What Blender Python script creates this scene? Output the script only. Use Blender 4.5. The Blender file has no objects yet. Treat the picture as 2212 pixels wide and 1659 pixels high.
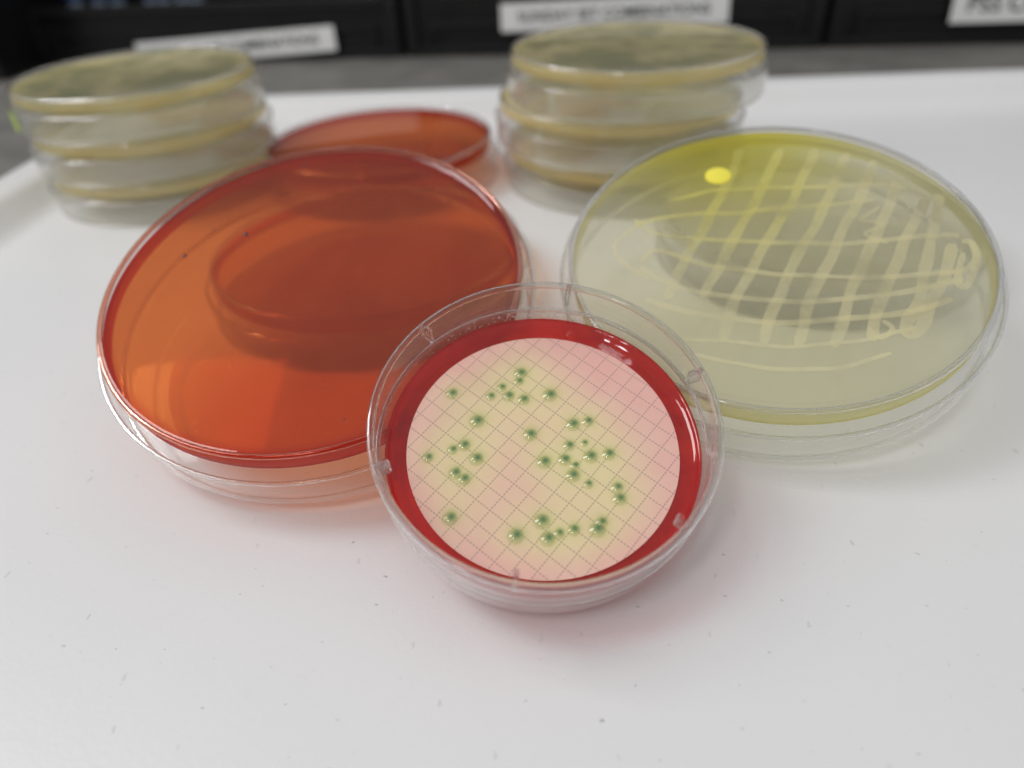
import bpy, bmesh, math, random
import numpy as np
from mathutils import Vector, Matrix, noise
random.seed(7)
MM=0.001
SC=bpy.context.scene
COL=SC.collection
SC.view_settings.view_transform='Standard'; SC.view_settings.look='None'; SC.view_settings.exposure=0

# ------------------------------------------------------------ camera frame
TH=math.radians(36.0); RO=math.radians(-3.1); H=99.0
u=Vector((0,-math.cos(TH),-math.sin(TH)))
u=Vector((-math.sin(RO)*u.y, math.cos(RO)*u.y, u.z))
yv=(Vector((0,0,1))-u*u.z).normalized()
xv=yv.cross(u); xv=xv if xv.x>0 else -xv
M=Matrix((xv,yv,u))           # measured frame -> room frame
def room(c): v=M@Vector(c); v.z+=H; return v
def ndir(c): return (M@Vector(c)).normalized()
F=1534.0
def upc(th,ro):
    th=math.radians(th);ro=math.radians(ro)
    a=Vector((0,-math.cos(th),-math.sin(th)))
    return Vector((-math.sin(ro)*a.y,math.cos(ro)*a.y,a.z))
cam=bpy.data.cameras.new('camera'); camo=bpy.data.objects.new('camera',cam); COL.objects.link(camo)
cam.sensor_width=36; cam.lens=F/2212*36
right=M@Vector((1,0,0)); upv=M@Vector((0,-1,0)); back=M@Vector((0,0,-1))
mw=Matrix((right,upv,back)).transposed().to_4x4(); mw.translation=Vector((0,0,H*MM)); camo.matrix_world=mw
cam.clip_start=0.005; cam.clip_end=20
cam.dof.use_dof=True; cam.dof.focus_distance=0.124; cam.dof.aperture_fstop=9.0
SC.camera=camo

# ------------------------------------------------------------ helpers
def link(o,parent=None):
    COL.objects.link(o)
    if parent: o.parent=parent
    return o
def meshobj(name,verts,faces,mat=None,parent=None,smooth=True):
    me=bpy.data.meshes.new(name); me.from_pydata([tuple(Vector(v)*MM) for v in verts],[],faces); me.update()
    if smooth:
        for p in me.polygons:p.use_smooth=True
    o=bpy.data.objects.new(name,me)
    if mat: me.materials.append(mat)
    return link(o,parent)
def lathe_data(prof,seg=128,closed=False):
    vs=[];fs=[];idx=[]
    for r,z in prof:
        if r<1e-6: idx.append([len(vs)]);vs.append((0,0,z))
        else:
            idx.append(list(range(len(vs),len(vs)+seg)))
            for i in range(seg):
                a=2*math.pi*i/seg; vs.append((r*math.cos(a),r*math.sin(a),z))
    n=len(prof)
    for k in range(n if closed else n-1):
        A=idx[k];B=idx[(k+1)%n]
        for i in range(seg):
            j=(i+1)%seg
            if len(A)==1: fs.append((A[0],B[i],B[j]))
            elif len(B)==1: fs.append((A[i],B[0],A[j]))
            else: fs.append((A[i],B[i],B[j],A[j]))
    return vs,fs
def lathe(name,prof,mat,parent=None,seg=128,closed=False):
    v,f=lathe_data(prof,seg,closed); return meshobj(name,v,f,mat,parent)
def ringprof(R,z,a,b,n=10): return [(R+a*math.cos(2*math.pi*i/n),z+b*math.sin(2*math.pi*i/n)) for i in range(n)]
def joinv(parts):
    V=[];Fc=[]
    for v,f in parts:
        o=len(V);V+=v;Fc+=[tuple(i+o for i in q) for q in f]
    return V,Fc
def box(x0,x1,y0,y1,z0,z1,b=0.6):
    bm=bmesh.new(); bmesh.ops.create_cube(bm,size=1)
    for v in bm.verts: v.co=Vector(((x0+x1)/2+v.co.x*(x1-x0),(y0+y1)/2+v.co.y*(y1-y0),(z0+z1)/2+v.co.z*(z1-z0)))
    if b>0: bmesh.ops.bevel(bm,geom=bm.edges[:],offset=min(b,.45*min(x1-x0,y1-y0,z1-z0)),segments=2,affect='EDGES',profile=.6)
    bm.verts.index_update()
    v=[tuple(q.co) for q in bm.verts]; f=[tuple(w.index for w in q.verts) for q in bm.faces]; bm.free(); return v,f
def empty(name,mat4,label,cat,group=None):
    e=bpy.data.objects.new(name,None); e.empty_display_size=.01; COL.objects.link(e); e.matrix_world=mat4
    e["label"]=label; e["category"]=cat
    if group: e["group"]=group
    return e
def frame(c,n,spin=0):
    n=Vector(n).normalized(); x=Vector((1,0,0)); x=(x-n*x.dot(n)).normalized(); y=n.cross(x)
    m=Matrix((x,y,n)).transposed().to_4x4(); m=m@Matrix.Rotation(spin,4,'Z'); m.translation=Vector(c)*MM; return m

# ------------------------------------------------------------ node helpers
def newmat(name):
    m=bpy.data.materials.new(name); m.use_nodes=True; nt=m.node_tree; nt.nodes.clear()
    out=nt.nodes.new('ShaderNodeOutputMaterial'); return m,nt,out
def N(nt,t,**k):
    n=nt.nodes.new(t)
    for a,b in k.items(): setattr(n,a,b)
    return n
def L(nt,a,b): nt.links.new(a,b)
def math_(nt,op,a,b=None,c=None):
    n=N(nt,'ShaderNodeMath',operation=op)
    for i,v in enumerate((a,b,c)):
        if v is None: continue
        if isinstance(v,(int,float)): n.inputs[i].default_value=v
        else: L(nt,v,n.inputs[i])
    return n.outputs[0]
def rgb(nt,c):
    n=N(nt,'ShaderNodeRGB'); n.outputs[0].default_value=(*c,1); return n.outputs[0]
def mixc(nt,f,a,b,mode='MIX'):
    n=N(nt,'ShaderNodeMix',data_type='RGBA',blend_type=mode)
    if isinstance(f,(int,float)): n.inputs[0].default_value=f
    else: L(nt,f,n.inputs[0])
    for s,v in ((6,a),(7,b)):
        if isinstance(v,tuple): n.inputs[s].default_value=(*v,1)
        else: L(nt,v,n.inputs[s])
    return n.outputs[2]
def mixs(nt,f,a,b):
    n=N(nt,'ShaderNodeMixShader')
    if isinstance(f,(int,float)): n.inputs[0].default_value=f
    else: L(nt,f,n.inputs[0])
    L(nt,a,n.inputs[1]);L(nt,b,n.inputs[2]); return n.outputs[0]
def objco(nt,scale=1000.0,rot=0):
    t=N(nt,'ShaderNodeTexCoord'); m=N(nt,'ShaderNodeMapping'); m.inputs['Scale'].default_value=(scale,)*3
    m.inputs['Rotation'].default_value=(0,0,rot)
    L(nt,t.outputs['Object'],m.inputs['Vector']); return m.outputs[0]
def noi(nt,co,scale,detail=3,rough=.5,dist=0):
    n=N(nt,'ShaderNodeTexNoise'); n.inputs['Scale'].default_value=scale; n.inputs['Detail'].default_value=detail
    n.inputs['Roughness'].default_value=rough; n.inputs['Distortion'].default_value=dist; L(nt,co,n.inputs['Vector']); return n.outputs['Fac']
def mapr(nt,v,a,b,c=0,d=1):
    n=N(nt,'ShaderNodeMapRange'); n.inputs[1].default_value=a;n.inputs[2].default_value=b;n.inputs[3].default_value=c;n.inputs[4].default_value=d
    n.interpolation_type='SMOOTHSTEP'; L(nt,v,n.inputs[0]); return n.outputs[0]
def schlick(nt,base=.04,k=.9):
    lw=N(nt,'ShaderNodeLayerWeight'); lw.inputs[0].default_value=.5
    return math_(nt,'MULTIPLY_ADD',math_(nt,'POWER',lw.outputs['Facing'],5.0),k,base)

def plastic_clear(name,tint=(.99,.99,.985),haze=.012,rough=.02,base=.04):
    m,nt,out=newmat(name)
    tr=N(nt,'ShaderNodeBsdfTransparent'); tr.inputs[0].default_value=(*tint,1)
    di=N(nt,'ShaderNodeBsdfDiffuse'); di.inputs[0].default_value=(.92,.92,.91,1)
    tl=N(nt,'ShaderNodeBsdfTranslucent'); tl.inputs[0].default_value=(.92,.92,.91,1)
    gl=N(nt,'ShaderNodeBsdfGlossy'); gl.inputs['Roughness'].default_value=rough; gl.inputs[0].default_value=(1,1,1,1)
    a=mixs(nt,schlick(nt,haze,.22),tr.outputs[0],mixs(nt,.5,di.outputs[0],tl.outputs[0]))
    L(nt,mixs(nt,schlick(nt,base,.75),a,gl.outputs[0]),out.inputs[0]); return m
def glassy(name,col=(.98,.98,.98),tf=.5):
    m,nt,out=newmat(name)
    g=N(nt,'ShaderNodeBsdfGlass'); g.inputs['IOR'].default_value=1.45; g.inputs['Roughness'].default_value=.03; g.inputs[0].default_value=(*col,1)
    tr=N(nt,'ShaderNodeBsdfTransparent'); tr.inputs[0].default_value=(*[min(.98,c+.1) for c in col],1)
    L(nt,mixs(nt,tf,g.outputs[0],tr.outputs[0]),out.inputs[0]); return m
def agar(name,dif,trc,tf,dif2=None,nscale=.05,gloss=0.0,spot=None,spotd=None,spott=None,trans=.5,trc2=None,edge=None,ew=3.0):
    m,nt,out=newmat(name); co=objco(nt)
    f=mapr(nt,noi(nt,co,nscale,4,.6,.6),.35,.65)
    c1=mixc(nt,f,dif,dif2 or dif); c2=mixc(nt,f,trc,trc2) if trc2 else rgb(nt,trc)
    if spot:
        sx,sy,r0,r1=spot
        vm=N(nt,'ShaderNodeVectorMath',operation='DISTANCE'); L(nt,co,vm.inputs[0]); vm.inputs[1].default_value=(sx,sy,12)
        g=mapr(nt,vm.outputs['Value'],r0,r1,1,0)
        c1=mixc(nt,g,c1,spotd); c2=mixc(nt,g,c2,spott)
    if edge:   # thicker meniscus of gel at the wall looks deeper in colour
        er,ed,et=edge
        mp=N(nt,'ShaderNodeVectorMath',operation='MULTIPLY'); L(nt,co,mp.inputs[0]); mp.inputs[1].default_value=(1,1,0)
        ln=N(nt,'ShaderNodeVectorMath',operation='LENGTH'); L(nt,mp.outputs[0],ln.inputs[0])
        g2=mapr(nt,ln.outputs['Value'],er-ew,er,0,1)
        c1=mixc(nt,g2,c1,ed); c2=mixc(nt,g2,c2,et)
    d=N(nt,'ShaderNodeBsdfDiffuse'); t=N(nt,'ShaderNodeBsdfTranslucent'); L(nt,c1,d.inputs[0]);L(nt,c1,t.inputs[0])
    a=mixs(nt,trans,d.outputs[0],t.outputs[0])
    tr=N(nt,'ShaderNodeBsdfTransparent'); L(nt,c2,tr.inputs[0])
    a=mixs(nt,tf,a,tr.outputs[0])
    if gloss>0:
        gl=N(nt,'ShaderNodeBsdfGlossy'); gl.inputs['Roughness'].default_value=.04
        bp=N(nt,'ShaderNodeBump'); bp.inputs['Strength'].default_value=.35; bp.inputs['Distance'].default_value=.0008
        L(nt,noi(nt,co,.15,2),bp.inputs['Height']); L(nt,bp.outputs[0],gl.inputs['Normal'])
        a=mixs(nt,schlick(nt,.03*gloss,.9),a,gl.outputs[0])
    L(nt,a,out.inputs[0]); return m
def simple(name,c,rough=.5,spec=.5,c2=None,ns=.05,bump=0,metal=0):
    m,nt,out=newmat(name); co=objco(nt)
    p=N(nt,'ShaderNodeBsdfPrincipled'); p.inputs['Roughness'].default_value=rough; p.inputs['Specular IOR Level'].default_value=spec
    f=mapr(nt,noi(nt,co,ns,5,.6),.3,.7)
    L(nt,mixc(nt,f,c,c2 or tuple(x*.85 for x in c)),p.inputs['Base Color'])
    if bump:
        bp=N(nt,'ShaderNodeBump'); bp.inputs['Strength'].default_value=bump; bp.inputs['Distance'].default_value=.0005
        L(nt,noi(nt,co,.8,4),bp.inputs['Height']); L(nt,bp.outputs[0],p.inputs['Normal'])
    L(nt,p.outputs[0],out.inputs[0]); return m

# ------------------------------------------------------------ materials
CLEAR=plastic_clear('clear_polystyrene')
CLEAR_STACK=plastic_clear('clear_polystyrene_scuffed',(.99,.99,.985),.02,.04,.05)
CLEAR_LID=plastic_clear('cloudy_polystyrene_lid',(.99,.99,.985),.12,.04,.11)
RIM=glassy('polystyrene_rim')
RIM_RED=glassy('red_tinted_rim',(.93,.55,.45))
RED_AGAR=agar('blood_red_agar',(.68,.095,.022),(.93,.27,.055),.62,(.59,.066,.013),.03,edge=(44,(.50,.03,.006),(.80,.12,.02)))
RED_BACK=agar('brown_red_agar',(.50,.070,.012),(.85,.22,.045),.55,(.42,.05,.008),.03,edge=(43.5,(.42,.03,.005),(.75,.12,.02)))
RED_THIN=agar('thin_red_agar',(.66,.09,.02),(.98,.62,.36),.88,(.60,.07,.014),.03,edge=(44,(.50,.04,.008),(.88,.25,.08)))
CREAM=agar('cream_agar',(.98,.82,.40),(.95,.92,.72),.30,(.92,.82,.45),.06)
CREAM_THIN=agar('thin_cream_agar',(.94,.86,.55),(.98,.96,.87),.72,(.88,.82,.52),.06)
CREAM_TOP=agar('mottled_cream_agar',(.95,.84,.48),(.90,.88,.65),.34,(.48,.48,.26),.055,trc2=(.70,.73,.48),edge=(43,(.96,.82,.42),(.92,.88,.62)))
DEEP_RED=agar('crimson_agar',(1.0,.045,.012),(.99,.13,.05),.62,(.85,.010,.005),.10,gloss=2.6,trc2=(.92,.02,.012))

# ------------------------------------------------------------ tray
def tray_mat():
    m,nt,out=newmat('white_tray_plastic'); co=objco(nt)
    p=N(nt,'ShaderNodeBsdfPrincipled'); p.inputs['Roughness'].default_value=.33; p.inputs['Specular IOR Level'].default_value=.35
    big=mapr(nt,noi(nt,co,.012,3),.3,.7)
    c=mixc(nt,big,(.82,.82,.83),(.80,.80,.81))
    wob=N(nt,'ShaderNodeTexNoise'); wob.inputs['Scale'].default_value=.9; wob.inputs['Detail'].default_value=2; L(nt,co,wob.inputs['Vector'])
    def specks(scale,rad,keep,stretch):
        mp=N(nt,'ShaderNodeMapping'); mp.inputs['Scale'].default_value=(scale,scale*stretch,0); mp.inputs['Rotation'].default_value=(0,0,scale*20)
        ad=N(nt,'ShaderNodeVectorMath',operation='MULTIPLY_ADD'); L(nt,wob.outputs['Color'],ad.inputs[0]); ad.inputs[1].default_value=(1.2,1.2,0); L(nt,co,ad.inputs[2])
        L(nt,ad.outputs[0],mp.inputs['Vector'])
        v=N(nt,'ShaderNodeTexVoronoi',voronoi_dimensions='2D'); v.inputs['Scale'].default_value=1; L(nt,mp.outputs[0],v.inputs['Vector'])
        s=N(nt,'ShaderNodeSeparateColor'); L(nt,v.outputs['Color'],s.inputs[0])
        k=math_(nt,'GREATER_THAN',s.outputs[0],keep)
        r=math_(nt,'MULTIPLY_ADD',s.outputs[1],rad*.7,rad*.3)
        q=math_(nt,'LESS_THAN',v.outputs['Distance'],r)
        return math_(nt,'MULTIPLY',math_(nt,'MULTIPLY',k,q),math_(nt,'MULTIPLY_ADD',s.outputs[2],.8,.2))
    s1=specks(.13,.052,.5,.45); s2=specks(.09,.032,.45,1.8); s3=specks(.3,.045,.88,1)
    c=mixc(nt,math_(nt,'MULTIPLY',s1,.36),c,(.42,.41,.42)); c=mixc(nt,math_(nt,'MULTIPLY',s2,.6),c,(.30,.29,.32)); c=mixc(nt,math_(nt,'MULTIPLY',s3,.4),c,(.35,.34,.36))
    smu=mapr(nt,noi(nt,co,.06,5,.65,.8),.60,.74,0,.06)
    c=mixc(nt,smu,c,(.6,.6,.6))
    L(nt,c,p.inputs['Base Color'])
    bp=N(nt,'ShaderNodeBump'); bp.inputs['Strength'].default_value=.08; bp.inputs['Distance'].default_value=.0005
    L(nt,noi(nt,co,.9,3),bp.inputs['Height']); L(nt,bp.outputs[0],p.inputs['Normal'])
    L(nt,p.outputs[0],out.inputs[0]); return m
def rrect(hx,hy,r,z,n=20):
    o=[]
    for cx,cy,a0 in ((hx-r,hy-r,0),(-hx+r,hy-r,90),(-hx+r,-hy+r,180),(hx-r,-hy+r,270)):
        for i in range(n+1):
            a=math.radians(a0+90*i/n); o.append((cx+r*math.cos(a),cy+r*math.sin(a),z))
    return o
V=[];Fc=[];rings=[]
for off,z in ((0,0),(1.5,.15),(4,.9),(7,3),(11,7.5),(13,9.2),(15,9.9),(18,10.1),(25,10.1),(27,9.6),(27.8,8),(28,-6),(26.5,-6.2)):
    pts=rrect(302+off,292+off,45+off,z); rings.append(list(range(len(V),len(V)+len(pts)))); V+=pts
Fc.append(tuple(rings[0]))
for A,B in zip(rings,rings[1:]):
    n=len(A)
    for i in range(n): Fc.append((A[i],B[i],B[(i+1)%n],A[(i+1)%n]))
tray=meshobj('lab_tray',V,Fc,tray_mat())
tray.data.polygons[0].use_smooth=False
tray.location=Vector((117,50,0))*MM; tray.rotation_euler=(0,0,math.radians(-4.4))
tray["label"]="white plastic lab tray with raised rounded rim on a grey bench"; tray["category"]="tray"

bv,bf=box(-1500,1500,-900,1500,-48,-7,1)
bench=meshobj('bench',bv,bf,simple('grey_bench_laminate',(.14,.135,.125),.55,.4,(.21,.20,.185),.03,.15),smooth=False); bench["kind"]="structure"

# ------------------------------------------------------------ dishes
def inverted_dish(mat4,agarmat,label,group,clear=CLEAR,hgt=14.5,rb=44.0,rl=46.0,grpcat="petri dish",ag=4.2,lidmat=None,edgemat=None):
    e=empty('petri_dish',mat4,label,grpcat,group); h=hgt
    base=[(0,h-.5),(rb-3.2,h-.5),(rb-2.6,h-.35),(rb-2.3,h),(rb-1.5,h+.05),(rb-.9,h-.1),(rb-.35,h-.5),(rb-.1,h-1.1),(rb,h-2),(rb+.35,1.8)]
    d1=lathe_data(base); o=meshobj('dish_base',*d1,clear,e)
    lathe('base_edge',ringprof(rb-.9,h-.35,.6,.5),edgemat or RIM,o,closed=True)
    lathe('agar',[(0,h-.9),(rb-3.6,h-.9),(rb-1.6,h-1.0),(rb-.9,h-1.6),(rb-.75,h-ag),(rb-1.3,h-ag-.3)],agarmat,e)
    lid=[(0,.6),(rl-3,.6),(rl-2.2,.25),(rl-1.2,.2),(rl-.4,.6),(rl-.1,1.4),(rl+.05,8.6)]
    l=lathe('dish_lid',lid,lidmat or clear,e)
    lathe('lid_edge',ringprof(rl-.25,8.7,.5,.35),RIM,l,closed=True)
    lathe('lid_foot',ringprof(rl-1.0,.55,.6,.4),RIM,l,closed=True)
    return e
nR=ndir(upc(54,-6)); cR=room((-42.6,-23.2,151.3)); hd=14.2
mR=frame(cR-nR*hd,nR)
eR=inverted_dish(mR,RED_AGAR,"large orange-red agar plate tilted against a plate beneath","petri dishes on the tray",hgt=hd,rb=45.2,rl=47.2,edgemat=RIM_RED)
nY=ndir(upc(52,-13)); cY=room((57,-30.3,155.5)); mY=frame(cY-nY*hd,nY)
def onplane(mat4,z,px,py):
    d=M@Vector(((px-1106)/F,(py-829.5)/F,1)); o=Vector((0,0,H))
    n=(mat4.to_3x3()@Vector((0,0,1))); c=mat4@Vector((0,0,z*MM)); c=c/MM
    t=(c-o).dot(n)/d.dot(n); p=(o+d*t)*MM
    return (mat4.inverted()@p)/MM
sp=onplane(mY,hd,1552,374)
YEL=agar('yellow_green_agar',(.83,.79,.54),(.94,.935,.81),.62,(.77,.74,.50),.05,spot=(sp.x+4,sp.y+15,6,45),spotd=(.90,.82,.07),spott=(.94,.89,.26),edge=(44.2,(.80,.73,.28),(.87,.84,.52)),ew=1.3)
eY=inverted_dish(mY,YEL,"large pale yellow agar plate with criss-cross bacterial streaks","petri dishes on the tray",hgt=hd,rb=44.8,rl=46.8,ag=4.6)
agY=[c for c in eY.children if c.name.startswith('agar')][0]

lines=[
 [(1604,316),(1580,370),(1540,450),(1478,560),(1440,640)],
 [(1688,314),(1640,410),(1580,520),(1520,640)],
 [(1765,314),(1715,420),(1650,530),(1590,640),(1560,730)],
 [(1832,324),(1790,420),(1730,540),(1680,640),(1650,735)],
 [(1893,340),(1850,440),(1800,540),(1755,640),(1722,740)],
 [(1948,374),(1910,470),(1862,570),(1830,660),(1805,745)],
 [(2002,420),(1965,500),(1930,580),(1900,660),(1885,730)],
 [(2030,412),(2022,470),(2005,560),(1985,640),(1962,705),(1980,712),(2010,670),(2040,590),(2060,520)],
 [(2100,512),(2112,560),(2090,610),(2075,600),(2085,540)],
 [(1450,425),(1550,405),(1700,400),(1900,392),(1960,400)],
 [(1372,480),(1450,460),(1600,452),(1750,440),(1890,428)],
 [(1370,470),(1420,500),(1560,515),(1750,520),(1900,515),(2040,500),(2075,505)],
 [(1385,560),(1420,535),(1540,570),(1700,588),(1880,592),(2060,585),(2110,560),(2105,520),(2080,515)],
 [(1385,570),(1450,610),(1600,640),(1750,645),(1920,630),(2085,598)],
 [(1395,640),(1500,670),(1650,690),(1800,688),(1950,672),(2060,640)],
 [(1475,725),(1600,738),(1740,742),(1880,728),(1985,700)],
 [(1500,760),(1640,790),(1800,790),(1930,760)],
 [(1390,470),(1330,520),(1345,560),(1400,600)],
 [(1900,440),(1860,470),(1905,480),(1870,500),(1920,520)],
 [(1880,700),(1900,722),(1925,705),(1905,690)],
]
def catmull(p,n=14):
    P=[p[0]]+p+[p[-1]]; o=[]
    for i in range(1,len(P)-2):
        for k in range(n):
            t=k/n; a,b,c,d=P[i-1],P[i],P[i+1],P[i+2]
            o.append(.5*((2*b)+(c-a)*t+(2*a-5*b+4*c-d)*t*t+(3*b-a-3*c+d)*t**3))
    o.append(p[-1]); return o
SV=[];SF=[]
for li,ln in enumerate(lines):
    pts=[onplane(mY,hd,*q) for q in ln]; pts=catmull([Vector((q.x,q.y,0)) for q in pts])
    z=hd-.84+.012*li; w0=1.15 if li<8 else .68
    if li>=15: w0=.45
    base=len(SV); n=len(pts)
    for i,q in enumerate(pts):
        t=(pts[min(i+1,n-1)]-pts[max(i-1,0)]).normalized(); s=Vector((-t.y,t.x,0))
        k=noise.noise(q*.15+Vector((li*7,0,0))); k2=noise.noise(q*.9+Vector((li*3,5,0))); w=w0*(1+.25*k+.07*k2)*(min(1,(i+1)/4,(n-i)/4)**.5)
        q=q+s*(noise.noise(q*.10+Vector((0,li*9,3)))*.7)
        if q.length>41: q=q.normalized()*41
        for m_ in (-1,-.6,0,.6,1): SV.append((q.x+s.x*w*m_,q.y+s.y*w*m_,z))
    for i in range(n-1):
        for j in range(4):
            a=base+i*5+j; SF.append((a,a+1,a+6,a+5))
def streakmat():
    m,nt,out=newmat('bacterial_growth'); co=objco(nt)
    d=N(nt,'ShaderNodeBsdfDiffuse'); t=N(nt,'ShaderNodeBsdfTranslucent'); 
    vm=N(nt,'ShaderNodeVectorMath',operation='DISTANCE'); L(nt,co,vm.inputs[0]); vm.inputs[1].default_value=(sp.x,sp.y,12)
    g=mapr(nt,vm.outputs['Value'],6,40,1,0)
    c=mixc(nt,g,(.96,.89,.58),(.96,.90,.26)); L(nt,c,d.inputs[0]);L(nt,c,t.inputs[0])
    a=mixs(nt,.35,d.outputs[0],t.outputs[0]); tr=N(nt,'ShaderNodeBsdfTransparent')
    f=mapr(nt,noi(nt,co,.1,3,.5),.3,.75,.48,.74)
    L(nt,mixs(nt,f,a,tr.outputs[0]),out.inputs[0]); return m
meshobj('bacterial_streak',SV,SF,streakmat(),agY)
lathe('paper_disc',[(0,.12),(2.9,.12),(3.1,0),(3.1,-.3)],simple('bright_yellow_paper',(1,.90,.10),.7,.2,(.97,.86,.08)),agY,48).location=Vector((sp.x,sp.y,hd-.66))*MM

SUP=inverted_dish(frame((-39,190,0),(0,0,1)),RED_THIN,"orange-red agar plate lying flat under a tilted plate","petri dishes on the tray",hgt=14.2)
SUPY=inverted_dish(frame((92,196,0),(0,0,1)),CREAM_THIN,"cream agar plate lying flat under a tilted yellow plate","petri dishes on the tray",hgt=14.2)
RB=inverted_dish(frame((-46.5,284,0),(0,0,1)),RED_BACK,"orange-red agar plate lying flat behind the tilted red plate","petri dishes on the tray",hgt=16.0)
for k,(x,y,tx,ty) in enumerate([(47.5,273,0,0),(45,273.5,.2,.2),(50,271,.2,-.3)]):
    inverted_dish(frame((x,y,16.1*k),(math.radians(ty),math.radians(-tx),1),k*1.3),CREAM_TOP if k==2 else CREAM,"clear cream agar plate in a stack of three","stacked cream agar plates",CLEAR_STACK,rb=44.3,rl=45.6,hgt=15.4,lidmat=CLEAR_LID)
tops=[]
for k,(x,y,tx,ty) in enumerate([(-132.5,289,0,0),(-134.0,289.5,.2,.1),(-135.2,290,.3,.1)]):
    tops.append(inverted_dish(frame((x,y,14.75*k),(math.radians(ty),math.radians(-tx),1),k*2.1),CREAM_TOP if k==2 else CREAM,"scuffed cream agar plate in a stack by the tray edge","stacked cream agar plates",CLEAR_STACK,rb=43.0,rl=44.4,hgt=14.2,lidmat=CLEAR_LID))
V=[];Fc=[]
aw=math.radians(205)-4.2
for i in range(9):
    a=aw+math.radians(i*2.2)
    for z in (1.5,9-.5*abs(i-4)): V.append((44.75*math.cos(a),44.75*math.sin(a),z))
for i in range(8): Fc.append((2*i,2*i+2,2*i+3,2*i+1))
gm=meshobj('marker_smudge',V,Fc,simple('lime_marker_ink',(.60,.85,.12),.6,.3),tops[-1])

# ------------------------------------------------------------ small dish
nS=ndir(upc(56.5,0.0)); cT=room((5.3,5.5,115.2)); HS=17.0
mS=frame(cT-nS*(HS-1.0),nS)
eS=empty('petri_dish',mS,"small open petri dish with crimson agar and gridded membrane filter","petri dish","petri dishes on the tray")
zm=HS-1.0-9.3
prof=[(0,.6),(24,.6),(25.5,.9),(26.6,1.8),(27.0,3),(27.35,HS-.6)]
bS=lathe('dish_base',prof,CLEAR,eS,160)
lathe('outer_wall',[(24.2,.1),(25.8,.2),(27.2,1.2),(27.7,3),(27.9,9.2),(28.5,9.6),(28.65,HS-.6)],CLEAR,bS,160)
lathe('rim',ringprof(28.0,HS-.5,.72,.5,12),RIM,bS,160,True)
lathe('shoulder_ring',ringprof(28.0,9.5,.45,.3,10),RIM,bS,160,True)
lathe('foot_ring',ringprof(25.2,.4,.7,.4,10),RIM,bS,160,True)
for px,py in [(1227,632),(915,710),(825,1007),(1113,1252),(1477,1128),(1495,810)]:
    q=onplane(mS,HS-1,px,py); a=math.atan2(q.y,q.x)
    v,f=box(25.7,28.3,-.42,.42,HS-3.4,HS+.15,.4)
    t=meshobj('stacking_rib',v,f,RIM,bS); t.rotation_euler=(0,0,a)
lathe('agar',[(0,zm-.25),(24.9,zm-.25),(25.9,zm-.1),(26.6,zm+.45),(27.0,zm+1.3),(27.0,zm+.6),(26.9,zm-.6),(26.7,3),(26.3,1.9),(25.2,1.2),(0,1.1)],DEEP_RED,eS,160)
# condensation droplets on the inner wall
random.seed(3); DV=[];DF=[]
dv,df=lathe_data([(0,.10),(.06,.085),(.11,.04),(.13,0)],8)
for i in range(170):
    a=math.radians(random.gauss(84,24)); z=zm+1.6+abs(random.gauss(0,.9)); s=random.uniform(.6,1.5); r=27.0+.35*(z-3)/13.4-.03
    o=len(DV)
    for x,y,h in dv:
        px_=Vector((-math.sin(a),math.cos(a),0))*x*s+Vector((0,0,1))*y*s-Vector((math.cos(a),math.sin(a),0))*h*s
        DV.append((r*math.cos(a)+px_.x,r*math.sin(a)+px_.y,z+px_.z))
    DF+=[tuple(j+o for j in q) for q in df]
meshobj('condensation',DV,DF,plastic_clear('water_droplet',(.96,.96,.96),.35,.02,.12),bS)
pxs=[(1127,801,1.1),(1123,819,.8),(1086,832,.8),(979,845,1),(1062,851,.8),(1101,850,1),(1133,858,1),(1190,848,1.2),(1033,904,1.2),(1240,911,1.1),(1272,905,.9),(1148,933,1.1),(1005,956,1),(980,966,.8),(927,983,.85),(1032,985,1.1),(1231,957,.9),(1264,952,.6),(1317,975,1),(1278,980,1.1),(1178,992,1.1),(1222,987,1),(1244,1000,.7),(1240,1021,1.1),(986,1016,1),(1005,1029,1),(1273,1040,.7),(1336,1047,.9),(1341,1071,1),(975,1113,1.1),(1173,1119,1.2),(1117,1151,1.2),(1186,1157,1.1),(1210,1146,.8),(1242,1138,.9),(1293,1137,1.2),(1302,1122,.9)]
cols=[(onplane(mS,zm,a,b),c) for a,b,c in pxs]
RM=23.5; nr=125; ns=420
V=[(0,0,0)]
for i in range(1,nr+1):
    for j in range(ns):
        a=2*math.pi*j/ns; V.append((RM*i/nr*math.cos(a),RM*i/nr*math.sin(a),0))
Fc=[(0,1+j,1+(j+1)%ns) for j in range(ns)]
for i in range(nr-1):
    A=1+i*ns;B=A+ns
    Fc+=[(A+j,B+j,B+(j+1)%ns,A+(j+1)%ns) for j in range(ns)]
arr=np.array(V)[:,:2]
yel=np.zeros(len(V)); grn=np.zeros(len(V)); hal=np.zeros(len(V))
for q,s in cols:
    d=np.sqrt((arr[:,0]-q.x)**2+(arr[:,1]-q.y)**2)
    yel+=s*np.exp(-d**2/(2*3.5**2))*.58; grn=np.maximum(grn,np.exp(-(d/(.62*s))**2.0)); hal=np.maximum(hal,np.exp(-(d/(1.35*s))**2))
yel=1-np.exp(-yel*1.15)
yel*=np.clip((24.5-np.sqrt((arr**2).sum(1)))/6.0,0,1)**.5
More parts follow.
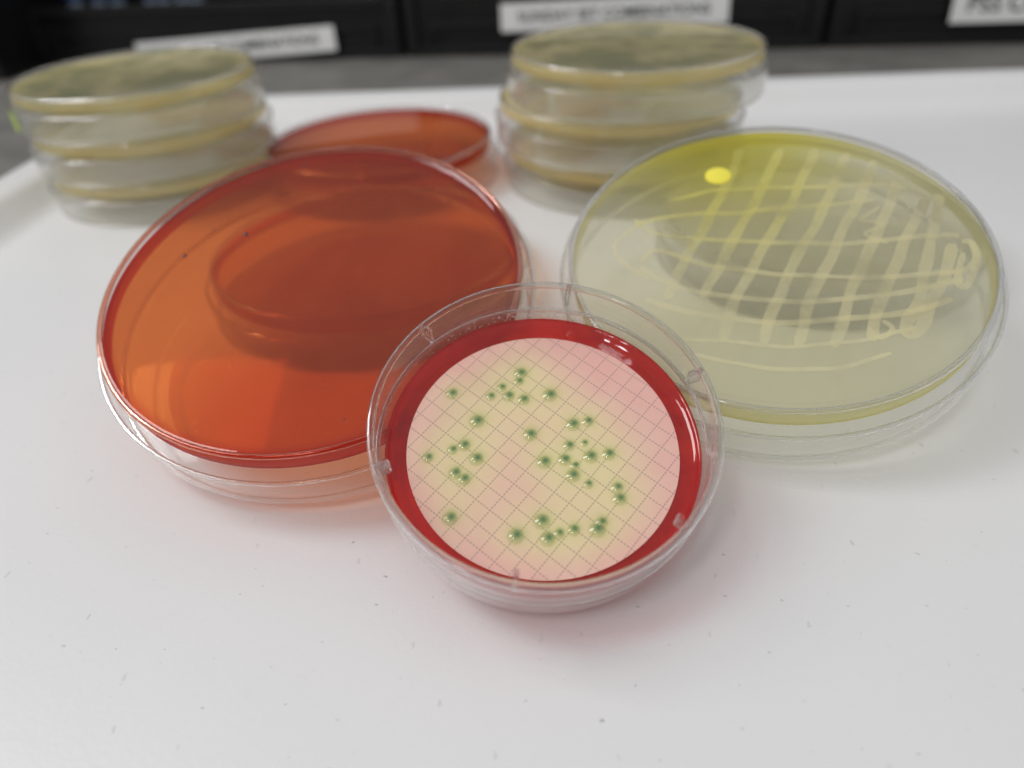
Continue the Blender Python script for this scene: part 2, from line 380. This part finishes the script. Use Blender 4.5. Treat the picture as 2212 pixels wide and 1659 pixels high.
def memmat():
    m,nt,out=newmat('membrane_filter_paper'); at=N(nt,'ShaderNodeAttribute'); at.attribute_name='growth'
    s=N(nt,'ShaderNodeSeparateColor'); L(nt,at.outputs['Color'],s.inputs[0])
    co0=objco(nt)
    f0=mapr(nt,noi(nt,co0,.09,3,.6,.5),.3,.7)
    c=mixc(nt,f0,(.84,.47,.42),(.84,.53,.45))
    yy=math_(nt,'MULTIPLY',s.outputs[0],mapr(nt,noi(nt,co0,.12,3),.2,.6,.75,1.0))
    c=mixc(nt,yy,c,(.81,.70,.39))
    co=objco(nt,1000,math.radians(42)); sx=N(nt,'ShaderNodeSeparateXYZ'); L(nt,co,sx.inputs[0])
    def gl(a,b):
        fr=math_(nt,'FRACT',math_(nt,'ADD',math_(nt,'DIVIDE',a,3.08),50.3)); dd=math_(nt,'MULTIPLY',math_(nt,'ABSOLUTE',math_(nt,'SUBTRACT',fr,.5)),3.08)
        ln=mapr(nt,dd,.05,.18,1,0)
        dt=mapr(nt,math_(nt,'ABSOLUTE',math_(nt,'SUBTRACT',math_(nt,'FRACT',math_(nt,'ADD',math_(nt,'DIVIDE',b,.616),50.0)),.5)),.12,.3,.18,1)
        return math_(nt,'MULTIPLY',ln,dt)
    g=math_(nt,'MAXIMUM',gl(sx.outputs[0],sx.outputs[1]),gl(sx.outputs[1],sx.outputs[0]))
    c=mixc(nt,math_(nt,'MULTIPLY',g,.55),c,(.25,.18,.17))
    c=mixc(nt,math_(nt,'MULTIPLY',s.outputs[2],.6),c,(.46,.52,.14))
    c=mixc(nt,math_(nt,'MULTIPLY',s.outputs[1],.94),c,(.035,.18,.08))
    p=N(nt,'ShaderNodeBsdfPrincipled'); p.inputs['Roughness'].default_value=.45; p.inputs['Specular IOR Level'].default_value=.25
    L(nt,c,p.inputs['Base Color']); 
    bp=N(nt,'ShaderNodeBump'); bp.inputs['Strength'].default_value=.12; bp.inputs['Distance'].default_value=.0003
    L(nt,noi(nt,co0,1.5,3),bp.inputs['Height']); L(nt,bp.outputs[0],p.inputs['Normal'])
    L(nt,p.outputs[0],out.inputs[0]); return m
mem=meshobj('membrane_filter',V,Fc,memmat(),eS); mem.location=(0,-.25*MM,zm*MM)
ca=mem.data.color_attributes.new('growth','FLOAT_COLOR','POINT')
buf=np.ones((len(V),4)); buf[:,0]=yel; buf[:,1]=grn; buf[:,2]=hal
ca.data.foreach_set('color',buf.ravel().astype(np.float32))
def colmat():
    m,nt,out=newmat('green_colony'); co=objco(nt)
    tr=N(nt,'ShaderNodeBsdfTransparent'); tr.inputs[0].default_value=(.98,.99,.93,1)
    d=N(nt,'ShaderNodeBsdfDiffuse'); d.inputs[0].default_value=(.55,.58,.25,1)
    a=mixs(nt,mapr(nt,noi(nt,co,1.2,2),.3,.7,.02,.10),tr.outputs[0],d.outputs[0])
    gl=N(nt,'ShaderNodeBsdfGlossy'); gl.inputs['Roughness'].default_value=.02
    L(nt,mixs(nt,schlick(nt,.07,.12),a,gl.outputs[0]),out.inputs[0]); return m
cd=lathe_data([(0,.40),(.25,.375),(.5,.30),(.75,.17),(.93,.05),(1.0,0)],28); cm=None; CM=colmat()
for q,s in cols:
    if cm is None: o=meshobj('colony',*cd,CM,mem); cm=o.data
    else: o=link(bpy.data.objects.new('colony',cm),mem)
    o.location=Vector((q.x-.3,q.y-.4,.03))*MM; o.scale=(s*1.15,s*1.15,s*1.15)
bd=lathe_data([(0,.3),(.3,.25),(.5,.1),(.55,0)],16); BM=simple('dark_red_bubble',(.12,.01,.005),.2,.6)
agR=[c for c in eR.children if c.name.startswith('agar')][0]
for px,py,s in ((527,500,1.2),(458,490,.6),(395,547,1),(740,900,.35),(655,352,.7)):
    q=onplane(mR,hd,px,py); o=meshobj('bubble',*bd,BM,agR); o.location=Vector((q.x,q.y,hd-.85))*MM; o.scale=(s,)*3

# ------------------------------------------------------------ bins
BLACK=simple('black_bin_plastic',(.008,.008,.009),.28,.4,(.012,.012,.013),.05,.1)
WHITE=simple('white_label_card',(.85,.85,.85),.5,.3,(.82,.82,.82))
INK=simple('black_print_ink',(.03,.03,.035),.6,.2)
ang=math.atan2(-41,281)
def binmat(x,y): 
    m=Matrix.Rotation(ang,4,'Z'); m.translation=Vector((x,y,-7))*MM; return m
def make_bin(x,y,w,fh,lab,card=None,label="black plastic storage bin with white printed label"):
    e=empty('storage_bin',binmat(x,y),label,"storage bin","row of black storage bins")
    w-=6; P=[box(0,w,3,260,0,3),box(0,3,3.2,260,3,190),box(w-3,w,3.2,260,3,190),box(3,w-3,257,260,3,190),box(3,w-3,3.2,6.2,3,fh)]
    body=meshobj('bin_body',*joinv(P),BLACK,e,False)
    R=[box(-1,w+1,-.5,3,0,6,1),box(-1,8,-1,3,6,fh,1),box(w-8,w+1,-1,3,6,fh,1),box(8,w-8,-1.5,3,fh-4,fh+3,1),box(16,w-16,0,3,18,21,.8),box(16,19,0,3,6,18,.8),box(w-19,w-16,0,3,6,18,.8)]
    meshobj('front_frame',*joinv(R),BLACK,e,False)
    if card:
        cx,cz,cw,ch,rot,txt=card
        v,f=box(-cw/2,cw/2,-1,0,-ch/2,ch/2,.3); c=meshobj('label_card',v,f,WHITE,e,False)
        c.location=Vector((cx,-3.2,cz))*MM; c.rotation_euler=(math.radians(-8),math.radians(-rot),0)
        cu=bpy.data.curves.new('t','FONT'); cu.body=txt; cu.size=1; cu.align_x='CENTER'; cu.align_y='CENTER'; cu.extrude=0.01; cu.offset=.006
        to=bpy.data.objects.new('t',cu); COL.objects.link(to); bpy.context.view_layer.update()
        me=bpy.data.meshes.new_from_object(to); bpy.data.objects.remove(to)
        xs=[q.co.x for q in me.vertices]; wd=max(xs)-min(xs); s=min(cw*.84/wd,ch*.85)*MM
        me.transform(Matrix.Rotation(math.pi/2,4,'X')@Matrix.Scale(s,4)); me.materials.clear(); me.materials.append(INK)
        t=bpy.data.objects.new('lettering',me); link(t,c); t.location=(0,-1.25*MM,0)
    return e
ex=Vector((math.cos(ang),math.sin(ang)))
g=Vector((-60,547))
def at(s): p=g+ex*s; return p.x,p.y
make_bin(*at(-284),284,36,'a',(284-127,10.5,152,16,3.0,'TUESDAY AIR COMBINATIONS'))
make_bin(*at(0),284,48,'b',(142,25.0,150,17,.9,'SUNDAY SET COMBINATIONS'))
make_bin(*at(284),284,48,'c',(124,24,108,21,0,'PSS CONTROL'))
p_=at(-568); make_bin(p_[0]+6,p_[1]-48,280,60,'d',None,label="black plastic storage bin without a label")
make_bin(*at(568),284,60,'d',None,label="black plastic storage bin without a label")
BLUE=simple('blue_cap_plastic',(.03,.10,.30),.4,.5); CLT=simple('pale_tube_plastic',(.35,.42,.5),.3,.5)
tv=lathe_data([(0,0),(3,1),(5,5),(5,36),(0,36)],24); cv=lathe_data([(0,46),(5.4,46),(6,45),(6,36.2),(5,36)],24)
for k,s in enumerate((-255,-238,-222,-196,-184,-171,-160)):
    p=g+ex*s; m=Matrix.Translation(Vector((p.x+3,p.y+22+3*(k%2),-3.5))*MM)
    e=empty('sample_tube',m,"small sample tube with blue cap standing in a black bin","tube","sample tubes in the bin")
    meshobj('tube_body',*tv,CLT,e); meshobj('tube_cap',*cv,BLUE,e)

# ------------------------------------------------------------ light
w=bpy.data.worlds.new("World"); SC.world=w; w.use_nodes=True; nt=w.node_tree; bg=nt.nodes['Background']
tc=N(nt,'ShaderNodeTexCoord'); sx=N(nt,'ShaderNodeSeparateXYZ'); L(nt,tc.outputs['Generated'],sx.inputs[0])
hz=mixc(nt,mapr(nt,sx.outputs[1],-.3,.6,0,1),(.72,.72,.72),(.12,.12,.13))
g_=mapr(nt,sx.outputs[2],-.1,.75,0,1); L(nt,mixc(nt,g_,hz,(.62,.62,.62)),bg.inputs[0]); bg.inputs[1].default_value=.70
def area(loc,tgt,sx_,sy_,p,c=(1,.995,.985)):
    l=bpy.data.lights.new('ceiling_panel','AREA'); l.shape='RECTANGLE'; l.size=sx_; l.size_y=sy_; l.energy=p; l.color=c
    o=bpy.data.objects.new('ceiling_panel',l); COL.objects.link(o); o.location=loc
    d=Vector(tgt)-Vector(loc); o.rotation_euler=d.to_track_quat('-Z','Y').to_euler()
area((-1.1,.35,1.3),(0,.15,0),.6,.8,11.4)
area((-.42,-.58,1.15),(0,.12,0),.14,.34,3.0)
